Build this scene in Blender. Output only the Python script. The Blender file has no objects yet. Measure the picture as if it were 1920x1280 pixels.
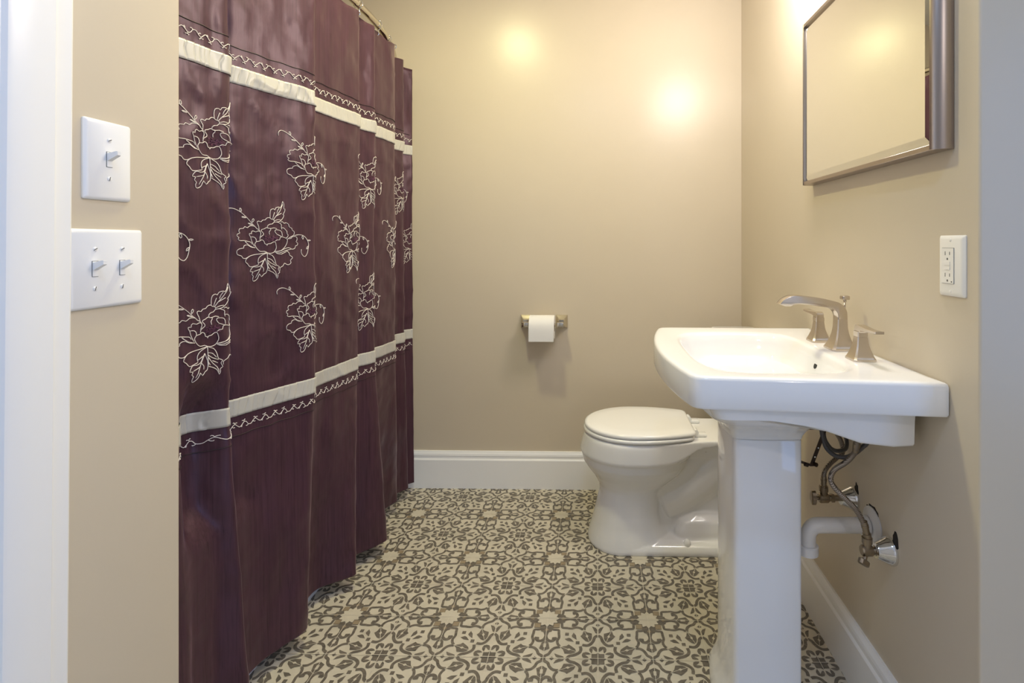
import bpy, bmesh, math, random
from mathutils import Vector, Matrix, noise
random.seed(7)
scene = bpy.context.scene
COL = scene.collection
PI = math.pi
# ---------------------------------------------------------------- curtain surface (plan curve of the folds)
FOLD_MID = [(0.965,-.985),(1.00,-.950),(1.10,-.898),(1.15,-.950),(1.195,-.945),(1.235,-.886),(1.262,-.932),(1.30,-.915),(1.41,-.872),
 (1.515,-.830),(1.535,-.856),(1.595,-.857),(1.70,-.842),(1.80,-.829),(1.808,-.846),(1.835,-.8445),(1.905,-.818),(1.922,-.842),
 (1.955,-.8395),(2.11,-.822),(2.15,-.888),(2.232,-.869),(2.29,-.852),(2.32,-.896),(2.385,-.846)]
FOLD_TOP = list(FOLD_MID); FOLD_TOP[2]=(1.10,-.915); FOLD_TOP[3]=(1.15,-.902); FOLD_TOP[4]=(1.195,-.893)
FOLD_HEM = [(0.965,-.93),(1.00,-.91),(1.10,-.866),(1.15,-.905),(1.195,-.895),(1.250,-.842),(1.29,-.895),(1.32,-.892),(1.40,-.862),
 (1.475,-.827),(1.55,-.902),(1.63,-.900),(1.68,-.845),(1.722,-.802),(1.775,-.878),(1.825,-.852),(1.925,-.778),(2.03,-.895),
 (2.15,-.875),(2.215,-.852),(2.25,-.885),(2.295,-.868),(2.33,-.846),(2.352,-.868),(2.385,-.838)]
def _cr(p0,p1,p2,p3,s,k=0.42):
    out=[]
    for i in (0,1):
        m1=k*(p2[i]-p0[i]); m2=k*(p3[i]-p1[i])
        s2=s*s; s3=s2*s
        out.append((2*s3-3*s2+1)*p1[i]+(s3-2*s2+s)*m1+(-2*s3+3*s2)*p2[i]+(s3-s2)*m2)
    return out
def fold_xy(pts,t):
    n=len(pts)-1
    t=min(max(t,0.0),n-1e-6); i=int(t); s=t-i
    g=lambda j: pts[min(max(j,0),n)]
    return _cr(g(i-1),g(i),g(i+1),g(i+2),s)
def sstep(a,b,x):
    x=min(max((x-a)/(b-a),0.0),1.0); return x*x*(3-2*x)
def curtain_xy(t,z):
    m=fold_xy(FOLD_MID,t)
    if z>0.75:
        w=sstep(0.745,0.86,z); q=fold_xy(FOLD_TOP,t)
    else:
        w=min(1.0,(0.75-z)/0.70); q=fold_xy(FOLD_HEM,t)
    y=m[0]*(1-w)+q[0]*w; x=m[1]*(1-w)+q[1]*w
    if z<0.62:
        lim=-0.898-0.1*sstep(0.45,0.62,z)
        if x<lim+0.02: x=lim+0.02*(2.718281828**((x-lim-0.02)/0.02))
    return y,x
NT=len(FOLD_MID)-1
_AT=[0.0]
for _i in range(1,NT*40+1):
    a=curtain_xy((_i-1)/40,1.12); b=curtain_xy(_i/40,1.12)
    _AT.append(_AT[-1]+((a[0]-b[0])**2+(a[1]-b[1])**2)**0.5)
def t_of_u(u):
    if u<=0: return 0.0
    if u>=_AT[-1]: return float(NT)
    lo,hi=0,len(_AT)-1
    while hi-lo>1:
        mid=(lo+hi)//2
        if _AT[mid]<=u: lo=mid
        else: hi=mid
    return (lo+(u-_AT[lo])/(_AT[hi]-_AT[lo]))/40
# ---------------------------------------------------------------- mesh builder
class MB:
    def __init__(self): self.v=[]; self.f=[]; self.m=[]; self.sm=[]
    def add(self,verts,faces,mat=0,smooth=True):
        n=len(self.v); self.v+= [tuple(p) for p in verts]
        for f in faces: self.f.append(tuple(i+n for i in f)); self.m.append(mat); self.sm.append(smooth)
        return self
    def from_bm(self,bm,mat=0,smooth=True):
        bm.verts.index_update()
        self.add([v.co[:] for v in bm.verts],[[v.index for v in f.verts] for f in bm.faces],mat,smooth); bm.free(); return self
    def box(self,x0,x1,y0,y1,z0,z1,bev=0.0,seg=2,mat=0,smooth=True):
        bm=bmesh.new(); bmesh.ops.create_cube(bm,size=1.0)
        for v in bm.verts:
            v.co=Vector((x0+(x1-x0)*(v.co.x+.5),y0+(y1-y0)*(v.co.y+.5),z0+(z1-z0)*(v.co.z+.5)))
        if bev>0: bmesh.ops.bevel(bm,geom=list(bm.edges),offset=bev,segments=seg,profile=.5,affect='EDGES')
        return self.from_bm(bm,mat,smooth)
    def loft(self,loops,cap0=True,cap1=True,closed=True,mat=0,smooth=True):
        n=len(loops[0]); v=[p for l in loops for p in l]; f=[]
        for k in range(len(loops)-1):
            for i in range(n if closed else n-1):
                j=(i+1)%n; f.append((k*n+i,k*n+j,(k+1)*n+j,(k+1)*n+i))
        if cap0: f.append(tuple(range(n-1,-1,-1)))
        if cap1: b=(len(loops)-1)*n; f.append(tuple(b+i for i in range(n)))
        return self.add(v,f,mat,smooth)
    def prism(self,poly,axis,a0,a1,bev=0.0,seg=2,mat=0,smooth=True):
        """poly: 2D outline; axis 'x': (y,z); 'y': (x,z); 'z': (x,y)"""
        def P(p,a): return {'x':(a,p[0],p[1]),'y':(p[0],a,p[1]),'z':(p[0],p[1],a)}[axis]
        bm=bmesh.new()
        A=[bm.verts.new(P(p,a0)) for p in poly]; B=[bm.verts.new(P(p,a1)) for p in poly]
        n=len(poly); fa=bm.faces.new(A[::-1]); fb=bm.faces.new(B)
        for i in range(n): bm.faces.new((A[i],A[(i+1)%n],B[(i+1)%n],B[i]))
        bmesh.ops.recalc_face_normals(bm,faces=bm.faces)
        if bev>0:
            ed=[e for e in bm.edges if any(f in (fa,fb) for f in e.link_faces)]
            bmesh.ops.bevel(bm,geom=ed,offset=bev,segments=seg,profile=.5,affect='EDGES')
        return self.from_bm(bm,mat,smooth)
    def tube(self,path,r,n=10,mat=0,cap=True,flat=None,smooth=True):
        P=[Vector(p) for p in path]; rs=r if isinstance(r,(list,tuple)) else [r]*len(P)
        loops=[]; up=None
        for i,p in enumerate(P):
            t=(P[min(i+1,len(P)-1)]-P[max(i-1,0)])
            t=t.normalized() if t.length>1e-9 else Vector((0,0,1))
            if up is None:
                up=t.orthogonal().normalized()
            else:
                up=(up-t*up.dot(t))
                up=up.normalized() if up.length>1e-6 else t.orthogonal().normalized()
            w=t.cross(up)
            loops.append([p+(up*math.cos(2*PI*k/n)+w*math.sin(2*PI*k/n))*rs[i] for k in range(n)])
        return self.loft(loops,cap,cap,True,mat,smooth)
    def lathe(self,prof,origin,axis,n=24,mat=0,cap=True,smooth=True,squash=None):
        """prof: (distance along axis, radius)"""
        a=Vector(axis).normalized(); u=a.orthogonal().normalized(); w=a.cross(u); o=Vector(origin)
        loops=[[o+a*d+(u*math.cos(2*PI*k/n)+w*math.sin(2*PI*k/n))*max(r,1e-5) for k in range(n)] for d,r in prof]
        return self.loft(loops,cap,cap,True,mat,smooth)

LOC={}
def wloc(o):
    l=Vector((0,0,0))
    while o is not None: l=l+Vector(LOC.get(o,(0,0,0))); o=o.parent
    return l
def obj(name,mb,mats,parent=None,origin=(0,0,0),sharp=35,recalc=True):
    if not isinstance(mats,(list,tuple)): mats=[mats]
    off=wloc(parent) if parent else Vector(origin)
    me=bpy.data.meshes.new(name)
    me.from_pydata([(p[0]-off.x,p[1]-off.y,p[2]-off.z) for p in mb.v],[],mb.f)
    for m in mats: me.materials.append(m)
    for p,mi,s in zip(me.polygons,mb.m,mb.sm): p.material_index=mi; p.use_smooth=s
    if recalc:
        bm=bmesh.new(); bm.from_mesh(me); bmesh.ops.recalc_face_normals(bm,faces=bm.faces); bm.to_mesh(me); bm.free()
    me.update()
    if sharp is not None:
        try: me.set_sharp_from_angle(angle=math.radians(sharp))
        except Exception: pass
    o=bpy.data.objects.new(name,me); COL.objects.link(o)
    if parent: o.parent=parent
    else: o.location=origin; LOC[o]=tuple(origin)
    return o
def thing(name,label,cat,loc,group=None):
    o=bpy.data.objects.new(name,None); COL.objects.link(o); o.location=loc; LOC[o]=tuple(loc)
    o.empty_display_size=.05
    return tag(o,label,cat,group)
def tag(o,label,cat,group=None):
    o['label']=label; o['category']=cat
    if group: o['group']=group
    return o
def struct(name,mb,mats,parent=None,sharp=35):
    o=obj(name,mb,mats,parent,sharp=sharp); o['kind']='structure'; return o
def smooth_path(P,sub=6,closed=False):
    P=[tuple(p) for p in P]; n=len(P); out=[]
    d=len(P[0])
    rng=n if closed else n-1
    for i in range(rng):
        g=(lambda j: P[j%n]) if closed else (lambda j: P[min(max(j,0),n-1)])
        p0,p1,p2,p3=g(i-1),g(i),g(i+1),g(i+2)
        for k in range(sub):
            s=k/sub
            out.append(tuple(0.5*((2*p1[c])+(-p0[c]+p2[c])*s+(2*p0[c]-5*p1[c]+4*p2[c]-p3[c])*s*s+(-p0[c]+3*p1[c]-3*p2[c]+p3[c])*s**3) for c in range(d)))
    if not closed: out.append(P[-1])
    return out
def rrect(x0,x1,y0,y1,r,z,n=5):
    out=[]
    for cx,cy,a0 in ((x1-r,y1-r,0),(x0+r,y1-r,90),(x0+r,y0+r,180),(x1-r,y0+r,270)):
        for k in range(n+1):
            a=math.radians(a0+90*k/n); out.append((cx+r*math.cos(a),cy+r*math.sin(a),z))
    return out

# ---------------------------------------------------------------- materials
def nodes_of(name):
    m=bpy.data.materials.new(name); m.use_nodes=True; nt=m.node_tree
    return m,nt,nt.nodes['Principled BSDF']
def noise_node(nt,scale,detail=3,rough=.5,stretch=None):
    tc=nt.nodes.new('ShaderNodeTexCoord'); mp=nt.nodes.new('ShaderNodeMapping'); nz=nt.nodes.new('ShaderNodeTexNoise')
    nt.links.new(tc.outputs['Object'],mp.inputs[0]); nt.links.new(mp.outputs[0],nz.inputs['Vector'])
    if stretch: mp.inputs['Scale'].default_value=stretch
    nz.inputs['Scale'].default_value=scale; nz.inputs['Detail'].default_value=detail; nz.inputs['Roughness'].default_value=rough
    return nz
def mat(name,col,rough=.5,metal=0.0,coat=0.0,var=0.0,vscale=8,bump=0.0,bscale=200,bstretch=None,spec=.5,vstretch=None,sheen=0,rvar=0,col2=None,bdist=.001):
    m,nt,b=nodes_of(name)
    b.inputs['Base Color'].default_value=(*col,1); b.inputs['Roughness'].default_value=rough; b.inputs['Metallic'].default_value=metal
    b.inputs['Coat Weight'].default_value=coat; b.inputs['Coat Roughness'].default_value=.04; b.inputs['Specular IOR Level'].default_value=spec
    if sheen: b.inputs['Sheen Weight'].default_value=sheen; b.inputs['Sheen Roughness'].default_value=.4
    if var or col2:
        nz=noise_node(nt,vscale,4,.6,vstretch); rp=nt.nodes.new('ShaderNodeValToRGB')
        c2=col2 or tuple(c*(1-var) for c in col); c1=tuple(min(1,c*(1+var)) for c in col) if not col2 else col
        rp.color_ramp.elements[0].color=(*c2,1); rp.color_ramp.elements[1].color=(*c1,1)
        rp.color_ramp.elements[0].position=.3; rp.color_ramp.elements[1].position=.7
        nt.links.new(nz.outputs['Fac'],rp.inputs[0]); nt.links.new(rp.outputs[0],b.inputs['Base Color'])
    if rvar:
        nz=noise_node(nt,vscale,3,.5,vstretch); mr=nt.nodes.new('ShaderNodeMapRange')
        mr.inputs['To Min'].default_value=rough-rvar; mr.inputs['To Max'].default_value=rough+rvar
        nt.links.new(nz.outputs['Fac'],mr.inputs['Value']); nt.links.new(mr.outputs[0],b.inputs['Roughness'])
    if bump:
        nz=noise_node(nt,bscale,3,.5,bstretch); bp=nt.nodes.new('ShaderNodeBump')
        bp.inputs['Strength'].default_value=bump; bp.inputs['Distance'].default_value=bdist
        nt.links.new(nz.outputs['Fac'],bp.inputs['Height']); nt.links.new(bp.outputs[0],b.inputs['Normal'])
    return m
M={}
M['wall']=mat('tan_wall_paint',(.635,.553,.425),rough=.30,spec=.45,bump=.12,bscale=90,bdist=.0012,var=.012,vscale=3)
M['ceiling']=mat('white_ceiling_paint',(.90,.89,.86),rough=.7)
M['trim']=mat('white_trim_paint',(.91,.91,.90),rough=.28,bump=.03,bscale=60)
M['hall']=mat('pale_hall_paint',(.70,.68,.64),rough=.6)
M['tile_light']=mat('cream_cement_tile',(.62,.57,.455),rough=.42,var=.08,vscale=14,bump=.05,bscale=120)
M['tile_dark']=mat('brown_grey_tile_print',(.155,.135,.108),rough=.42,var=.35,vscale=38,vstretch=(1,3.5,1),bump=.05,bscale=120)
M['tile_tan']=mat('tan_tile_print',(.32,.255,.165),rough=.42,var=.12,vscale=30)
M['grout']=mat('pale_grout',(.66,.61,.50),rough=.7)
M['ceramic']=mat('white_vitreous_china',(.87,.865,.85),rough=.07,coat=0,spec=.5)
M['seat_plastic']=mat('white_seat_plastic',(.90,.90,.885),rough=.16)
M['plate']=mat('white_switch_plastic',(.86,.86,.86),rough=.3)
M['outlet_plastic']=mat('ivory_white_outlet_plastic',(.86,.84,.79),rough=.3)
M['slot']=mat('dark_slot',(.02,.02,.02),rough=.6)
M['nickel']=mat('brushed_nickel',(.64,.575,.50),rough=.24,metal=1.0)
M['chrome']=mat('chrome',(.78,.77,.75),rough=.07,metal=1.0)
M['holder_metal']=mat('polished_nickel',(.62,.57,.48),rough=.12,metal=1.0)
M['frame_metal']=mat('satin_bronze_frame',(.40,.345,.31),rough=.30,metal=1.0)
M['mirror']=mat('mirror_glass',(.86,.87,.84),rough=.012,metal=1.0)
M['dark_metal']=mat('dark_brown_metal',(.05,.032,.022),rough=.35,metal=.7)
M['valve_metal']=mat('aged_nickel_valve',(.34,.28,.21),rough=.30,metal=1.0)
M['rubber']=mat('dark_grey_hose',(.075,.072,.075),rough=.35)
M['pvc']=mat('white_drain_pvc',(.74,.72,.70),rough=.35)
M['paper']=mat('white_toilet_paper',(.84,.83,.81),rough=.9,bump=.2,bscale=150)
M['acrylic']=mat('white_acrylic_tub',(.85,.87,.88),rough=.12)
M['thread']=mat('cream_thread',(.84,.77,.71),rough=.5)
M['plum_thread']=mat('plum_thread',(.13,.035,.085),rough=.5)
M['seam']=mat('dark_seam_thread',(.03,.014,.017),rough=.6)
M['void']=mat('dark_wall_cavity',(.025,.018,.012),rough=.9)
M['led']=mat('grey_indicator',(.10,.10,.10),rough=.3)
def braided():
    m,nt,b=nodes_of('braided_steel'); b.inputs['Metallic'].default_value=.85; b.inputs['Roughness'].default_value=.36
    tc=nt.nodes.new('ShaderNodeTexCoord'); ws=[]
    for ang in (40,-40):
        mp=nt.nodes.new('ShaderNodeMapping'); mp.inputs['Rotation'].default_value=(math.radians(20),math.radians(ang),math.radians(ang))
        w=nt.nodes.new('ShaderNodeTexWave'); w.inputs['Scale'].default_value=140
        nt.links.new(tc.outputs['Object'],mp.inputs[0]); nt.links.new(mp.outputs[0],w.inputs[0]); ws.append(w)
    mx=nt.nodes.new('ShaderNodeMath'); mx.operation='MULTIPLY'
    nt.links.new(ws[0].outputs['Fac'],mx.inputs[0]); nt.links.new(ws[1].outputs['Fac'],mx.inputs[1])
    rp=nt.nodes.new('ShaderNodeValToRGB'); rp.color_ramp.elements[0].color=(.10,.085,.07,1); rp.color_ramp.elements[1].color=(.55,.48,.42,1)
    rp.color_ramp.elements[1].position=.45
    nt.links.new(mx.outputs[0],rp.inputs[0]); nt.links.new(rp.outputs[0],b.inputs['Base Color'])
    bp=nt.nodes.new('ShaderNodeBump'); bp.inputs['Strength'].default_value=.5; bp.inputs['Distance'].default_value=.0006
    nt.links.new(mx.outputs[0],bp.inputs['Height']); nt.links.new(bp.outputs[0],b.inputs['Normal'])
    return m
M['braid']=braided()
def fabric():
    """plum taffeta: vertical slub streaks, soft satin gloss"""
    m,nt,b=nodes_of('plum_taffeta')
    st=noise_node(nt,150,4,.65,(1.0,1.0,.02)); rp=nt.nodes.new('ShaderNodeValToRGB')
    e=rp.color_ramp.elements; e[0].position=.30; e[0].color=(.040,.0145,.0245,1); e[1].position=.66; e[1].color=(.066,.027,.042,1)
    nt.links.new(st.outputs['Fac'],rp.inputs[0]); nt.links.new(rp.outputs[0],b.inputs['Base Color'])
    b.inputs['Roughness'].default_value=.38; b.inputs['Specular IOR Level'].default_value=.55; b.inputs['Specular Tint'].default_value=(1,.78,.84,1)
    b.inputs['Sheen Weight'].default_value=.25; b.inputs['Sheen Roughness'].default_value=.35; b.inputs['Sheen Tint'].default_value=(.75,.5,.55,1)
    wr=noise_node(nt,7,2.5,.45,(1,1,.7)); cr=noise_node(nt,5,2,.5,(1,1,.9)); cr.noise_type='RIDGED_MULTIFRACTAL'; fine=noise_node(nt,240,2,.5,(1,1,.05))
    b1=nt.nodes.new('ShaderNodeBump'); b1.inputs['Strength'].default_value=1.0; b1.inputs['Distance'].default_value=.026
    b2=nt.nodes.new('ShaderNodeBump'); b2.inputs['Strength'].default_value=.25; b2.inputs['Distance'].default_value=.0006
    mx=nt.nodes.new('ShaderNodeMath'); mx.operation='MULTIPLY_ADD'; mx.inputs[1].default_value=.34
    nt.links.new(cr.outputs['Fac'],mx.inputs[0]); nt.links.new(wr.outputs['Fac'],mx.inputs[2]); nt.links.new(mx.outputs[0],b1.inputs['Height'])
    sl=noise_node(nt,300,2,.5,(1,1,.012)); sr=nt.nodes.new('ShaderNodeMapRange'); sr.inputs['From Min'].default_value=.30; sr.inputs['From Max'].default_value=.42; sr.inputs['To Min'].default_value=.62
    mc=nt.nodes.new('ShaderNodeMix'); mc.data_type='RGBA'; mc.blend_type='MULTIPLY'; mc.inputs[0].default_value=1.0
    nt.links.new(sl.outputs['Fac'],sr.inputs['Value']); nt.links.new(rp.outputs[0],mc.inputs[6]); nt.links.new(sr.outputs[0],mc.inputs[7]); nt.links.new(mc.outputs[2],b.inputs['Base Color']); nt.links.new(fine.outputs['Fac'],b2.inputs['Height'])
    nt.links.new(b1.outputs[0],b2.inputs['Normal']); nt.links.new(b2.outputs[0],b.inputs['Normal'])
    return m
M['fabric']=fabric()
M['ribbon']=mat('cream_satin_ribbon',(.53,.505,.445),rough=.33,sheen=.2)
# ---------------------------------------------------------------- camera: level, eye 1.15 m, off-centre crop expressed as lens shift
cam=bpy.data.cameras.new('camera'); cam.sensor_width=36.0; cam.lens=980/1920*36.0
cam.shift_x=-(1097-960)/1920; cam.shift_y=-(640-455)/1920; cam.clip_start=.02
co=bpy.data.objects.new('camera',cam); COL.objects.link(co); co.location=(0,0,1.15)
co.rotation_euler=(math.radians(90),0,math.radians(1.25)); scene.camera=co

XR=.675; XL=-.775; YB=2.45; ZC=2.45; YC=.936; YL=.957; YREAR=-2.4
# ---------------------------------------------------------------- shell
mb=MB(); mb.prism([(-1.82,2.57),(.80,2.57),(.80,2.45),(-1.82,2.45)],'z',-.1,ZC)
struct('wall_back',mb,M['wall'])
def arc2(cx,cy,r,a0,a1,n=5): return [(cx+r*math.cos(math.radians(a0+(a1-a0)*k/n)),cy+r*math.sin(math.radians(a0+(a1-a0)*k/n))) for k in range(n+1)]
mb=MB(); mb.prism(arc2(XR+.005,YC+.005,.005,180,270)+[(1.70,YC),(1.70,YC+.12),(XR+.125,YC+.12),(XR+.125,YB),(XR,YB)],'z',-.1,ZC)
wr=struct('wall_right',mb,M['wall'])
mb=MB(); mb.prism([(XL,.66)]+arc2(XL-.006,YL-.006,.006,0,90)+[(-1.82,YL),(-1.82,YL-.12),(XL-.12,YL-.12),(XL-.12,.66)],'z',-.1,ZC)
struct('wall_left',mb,M['wall'])
mb=MB(); mb.box(-1.82,-1.70,YL,YB,-.1,ZC); struct('wall_alcove',mb,M['wall'])
mb=MB(); mb.box(XL-.12,XL,YREAR,-.24,-.1,ZC); mb.box(XL-.12,XL,-.24,.66,2.08,ZC); struct('wall_hall_left',mb,M['wall'])
WX0,WX1,WZ0,WZ1=-1.55,-.27,.42,2.12     # glazed opening in the hall's right wall (y range, z range)
mb=MB(); mb.box(1.70,1.82,YREAR,WX0,-.1,ZC); mb.box(1.70,1.82,WX1,YC,-.1,ZC); mb.box(1.70,1.82,WX0,WX1,-.1,WZ0); mb.box(1.70,1.82,WX0,WX1,WZ1,ZC); struct('wall_hall_right',mb,M['hall'])
mb=MB(); mb.box(-.9,1.82,YREAR-.12,YREAR,-.1,ZC); struct('wall_rear',mb,M['hall'])
mb=MB(); mb.box(-1.82,1.82,YREAR-.12,2.57,ZC,ZC+.1); struct('ceiling',mb,M['ceiling'])
# window behind the camera (the daylight)
mb=MB()
for a in (WX0,WX1-.06,(WX0+WX1)/2-.03): mb.box(1.73,1.79,a,a+.06,WZ0,WZ1)
for a in (WZ0,WZ1-.06,(WZ0+WZ1)/2-.02): mb.box(1.735,1.785,WX0,WX1,a,a+.05)
struct('window_1',mb,M['trim'])
# door leaf, closed, left of the camera
mb=MB(); mb.box(XL-.08,XL-.04,-.225,.645,.01,2.065,.003)
for z0,z1 in ((.2,.9),(1.05,1.9)):
    mb.box(XL-.045,XL-.034,-.10,.52,z0,z1,.006)
struct('door_1',mb,M['trim'])
mb=MB(); mb.box(XL-.12,XL,.645,.66,0,2.08); mb.box(XL-.12,XL,-.24,-.225,0,2.08); mb.box(XL-.12,XL,-.225,.645,2.065,2.08)
struct('trim_1',mb,M['trim'])
# moulded casing on the left wall, edge towards the room
def casing(y0,y1,flip,tilt=0):
    w=y1-y0
    prof=[(0,0),(0,.011),(.004,.013),(.020,.013),(.024,.018),(.030,.0195),(.060,.0185),(.084,.0175),(.088,.014),(.094,.0125),(w-.004,.0125),(w,.010),(w,0)]
    mbb=MB()
    pts=[(XL+p[1],(y1-(w-p[0])) if not flip else (y0+(w-p[0]))) for p in prof]
    mbb.prism(pts,'z',0,2.14,smooth=False)
    mbb.v=[(x,y+tilt*(z-1.15),z) for x,y,z in mbb.v]
    return mbb
struct('trim_2',casing(.630,.745,False,.0078),M['trim'],sharp=20)
struct('trim_3',casing(-.33,-.225,True),M['trim'],sharp=20)
# baseboards
def bb_profile(h,t):
    return [(0,0),(t,0),(t,h-.040),(t-.002,h-.036),(t-.005,h-.033),(t-.0055,h-.024),(t-.004,h-.021),(t-.006,h-.012),(t-.010,h-.006),(t-.012,h),(0,h)]
H_BB=.172
mb=MB(); mb.prism([(YB-p[0],p[1]) for p in bb_profile(H_BB,.018)],'x',-.90,XR,smooth=False); struct('baseboard_back',mb,M['trim'],sharp=20)
mb=MB(); mb.prism([(XR-p[0],p[1]) for p in bb_profile(.166,.018)],'y',YC+.002,YB-.018,smooth=False); struct('baseboard_right',mb,M['trim'],sharp=20)
mb=MB(); mb.prism([(YC-p[0],p[1]) for p in bb_profile(.166,.018)],'x',XR,1.70,smooth=False); struct('baseboard_front',mb,M['trim'],sharp=20)

# ---------------------------------------------------------------- patterned floor: encaustic print laid as flush inlays
TU=.152; SX,SY=-.148,1.900           # tile size and one star centre
def ab(x,y):
    v=(y-250)/858.0; b=1.1*v/(1+.1*v); a=(x-200+115*v)/(1100+115*v); return (a,b)
def stroke(P,w,taper=0.0):
    P=smooth_path(P,4); L=[];R=[]
    n=len(P)
    for i,p in enumerate(P):
        q=P[min(i+1,n-1)]; o=P[max(i-1,0)]
        dx,dy=q[0]-o[0],q[1]-o[1]; l=math.hypot(dx,dy) or 1
        ww=w*.5*(1-taper*max(0,(i/(n-1)-.6)/.4)) if taper else w*.5
        L.append((p[0]-dy/l*ww,p[1]+dx/l*ww)); R.append((p[0]+dy/l*ww,p[1]-dx/l*ww))
    return [[L[i],L[i+1],R[i+1],R[i]] for i in range(n-1)]
Z=lambda *pts:[ab(*p) for p in pts]
shapes=[]   # (polygon, material, layer, lies on the diagonal)
def dsq(c,h): return [(c-h,c-h),(c+h,c-h),(c+h,c+h),(c-h,c+h)]
def S(polys,m,l,diag=False):
    for p in polys: shapes.append((p,m,l,diag))
S(stroke(Z((500,330),(540,292),(600,268),(700,252),(790,270),(842,320),(825,368),(780,392),(735,405)),0.059),1,1)
S([Z((735,350),(790,345),(800,395),(720,418))],1,1)
S(stroke(Z((500,290),(505,330),(512,380),(520,437),(620,447),(730,455),(830,432),(920,447),(972,478)),0.051),1,1)
S(stroke(Z((1290,258),(1232,278),(1185,325),(1100,352),(1035,392),(1008,435),(1000,485)),0.054),1,1)
S([Z((832,249),(885,300),(1045,327),(1114,250))],1,1); S([Z((918,249),(918,270),(1022,270),(1022,249))],0,2)
S(stroke(Z((1294,600),(1232,640),(1200,715),(1140,785),(1060,818),(955,806)),0.059),1,1)
S([Z((1000,492),(1060,532),(1168,560),(1168,660),(1142,712),(1098,742),(1030,722),(972,672),(915,617),(958,582),(975,535))],1,1)
S(stroke(Z((985,470),(1030,560),(1075,660),(1112,742)),.010),0,2)
S([Z((1060,590),(1092,625),(1065,660),(1028,628))],0,2)
S([Z((1170,405),(1250,430),(1288,475),(1283,560),(1245,545),(1205,470))],1,1)
S([Z((1250,375),(1298,340),(1298,405))],1,1)
S([dsq(.405,.036)],1,1,True)
S([Z((722,612),(765,545),(818,602),(832,698),(740,642))],1,1)
S([dsq(.617,.036)],1,1,True)
S([[(1,1),(1,.850),(.970,.882),(.882,.882),(.882,.970),(.850,1)]],1,1,True)
for q in ([(1108,900),(1135,852),(1190,836),(1185,885),(1180,935),(1165,985),(1120,945)],[(1190,836),(1258,850),(1284,892),(1282,950),(1245,942),(1205,905),(1185,885)]):
    S([Z(*q)],1,1)
# ring of dark round the cream star, tan squares and kites
S([[(.16,0),(.265,0),(.295,.045),(.36,.045),(.345,.10),(.275,.125),(.25,.13),(.10,.10)]],1,1)
S([[(.10,.10),(.25,.13),(.25,.25),(.13,.25)]],1,1,True)
S([[(.130,.130),(.245,.130),(.245,.245),(.130,.245)]],2,2,True)
S([[(.255,0),(.305,.040),(.365,0)]],2,2)
star=[]
for k in range(13):
    aa=k*PI/48; 
star=[(0,0)]
for k in range(0,13):
    ang=math.radians(k*3.75); r=.172+.058*abs(1-(k*3.75%30)/15)
    star.append((r*math.cos(ang),r*math.sin(ang)))
S([star],0,3)
fv=[];ff=[];fm=[]
def fpoly(pts,z,m):
    n=len(fv); fv.extend((p[0],p[1],z) for p in pts); ff.append(tuple(range(n,n+len(pts)))); fm.append(m)
X0,X1,Y0,Y1=-1.02,1.72,-.35,2.46
i0,i1=math.floor((X0-SX)/(2*TU)),math.ceil((X1-SX)/(2*TU)); j0,j1=math.floor((Y0-SY)/(2*TU)),math.ceil((Y1-SY)/(2*TU))
cell=[]
for poly,m,l,dg in shapes:
    for sw in ((0,) if dg else (0,1)):
        for sa in (1,-1):
            for sb in (1,-1):
                P=[((p[1],p[0]) if sw else p) for p in poly]; P=[(sa*p[0]*TU,sb*p[1]*TU) for p in P]
                ar=sum(P[i][0]*P[(i+1)%len(P)][1]-P[(i+1)%len(P)][0]*P[i][1] for i in range(len(P)))
                if ar<0: P=P[::-1]
                cell.append((P,m,l))
for i in range(i0,i1+1):
    for j in range(j0,j1+1):
        ox,oy=SX+2*TU*i,SY+2*TU*j
        if ox+TU<X0 or ox-TU>X1 or oy+TU<Y0 or oy-TU>Y1: continue
        for q,(P,m,l) in enumerate(cell):
            fpoly([(p[0]+ox,p[1]+oy) for p in P],.0006*l+2e-6*(q%200),m)
g=.0008
for i in range(2*i0-1,2*i1+2):
    x=SX+TU*i; 
    if X0<x<X1: fpoly([(x-g,Y0),(x+g,Y0),(x+g,Y1),(x-g,Y1)],.0026,3)
for j in range(2*j0-1,2*j1+2):
    y=SY+TU*j
    if Y0<y<Y1: fpoly([(X0,y-g),(X1,y-g),(X1,y+g),(X0,y+g)],.0027,3)
n=len(fv); xa,xb,ya,yb=-1.82,1.82,YREAR-.12,2.57
fv+=[(xa,ya,-.1),(xb,ya,-.1),(xb,yb,-.1),(xa,yb,-.1),(xa,ya,0),(xb,ya,0),(xb,yb,0),(xa,yb,0)]
for f in ((3,2,1,0),(4,5,6,7),(0,1,5,4),(1,2,6,5),(2,3,7,6),(3,0,4,7)): ff.append(tuple(n+k for k in f)); fm.append(0)
mb=MB(); mb.add(fv,ff,0,False); mb.m=fm
fl=obj('floor',mb,[M['tile_light'],M['tile_dark'],M['tile_tan'],M['grout']],sharp=None,recalc=False); fl['kind']='structure'
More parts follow.
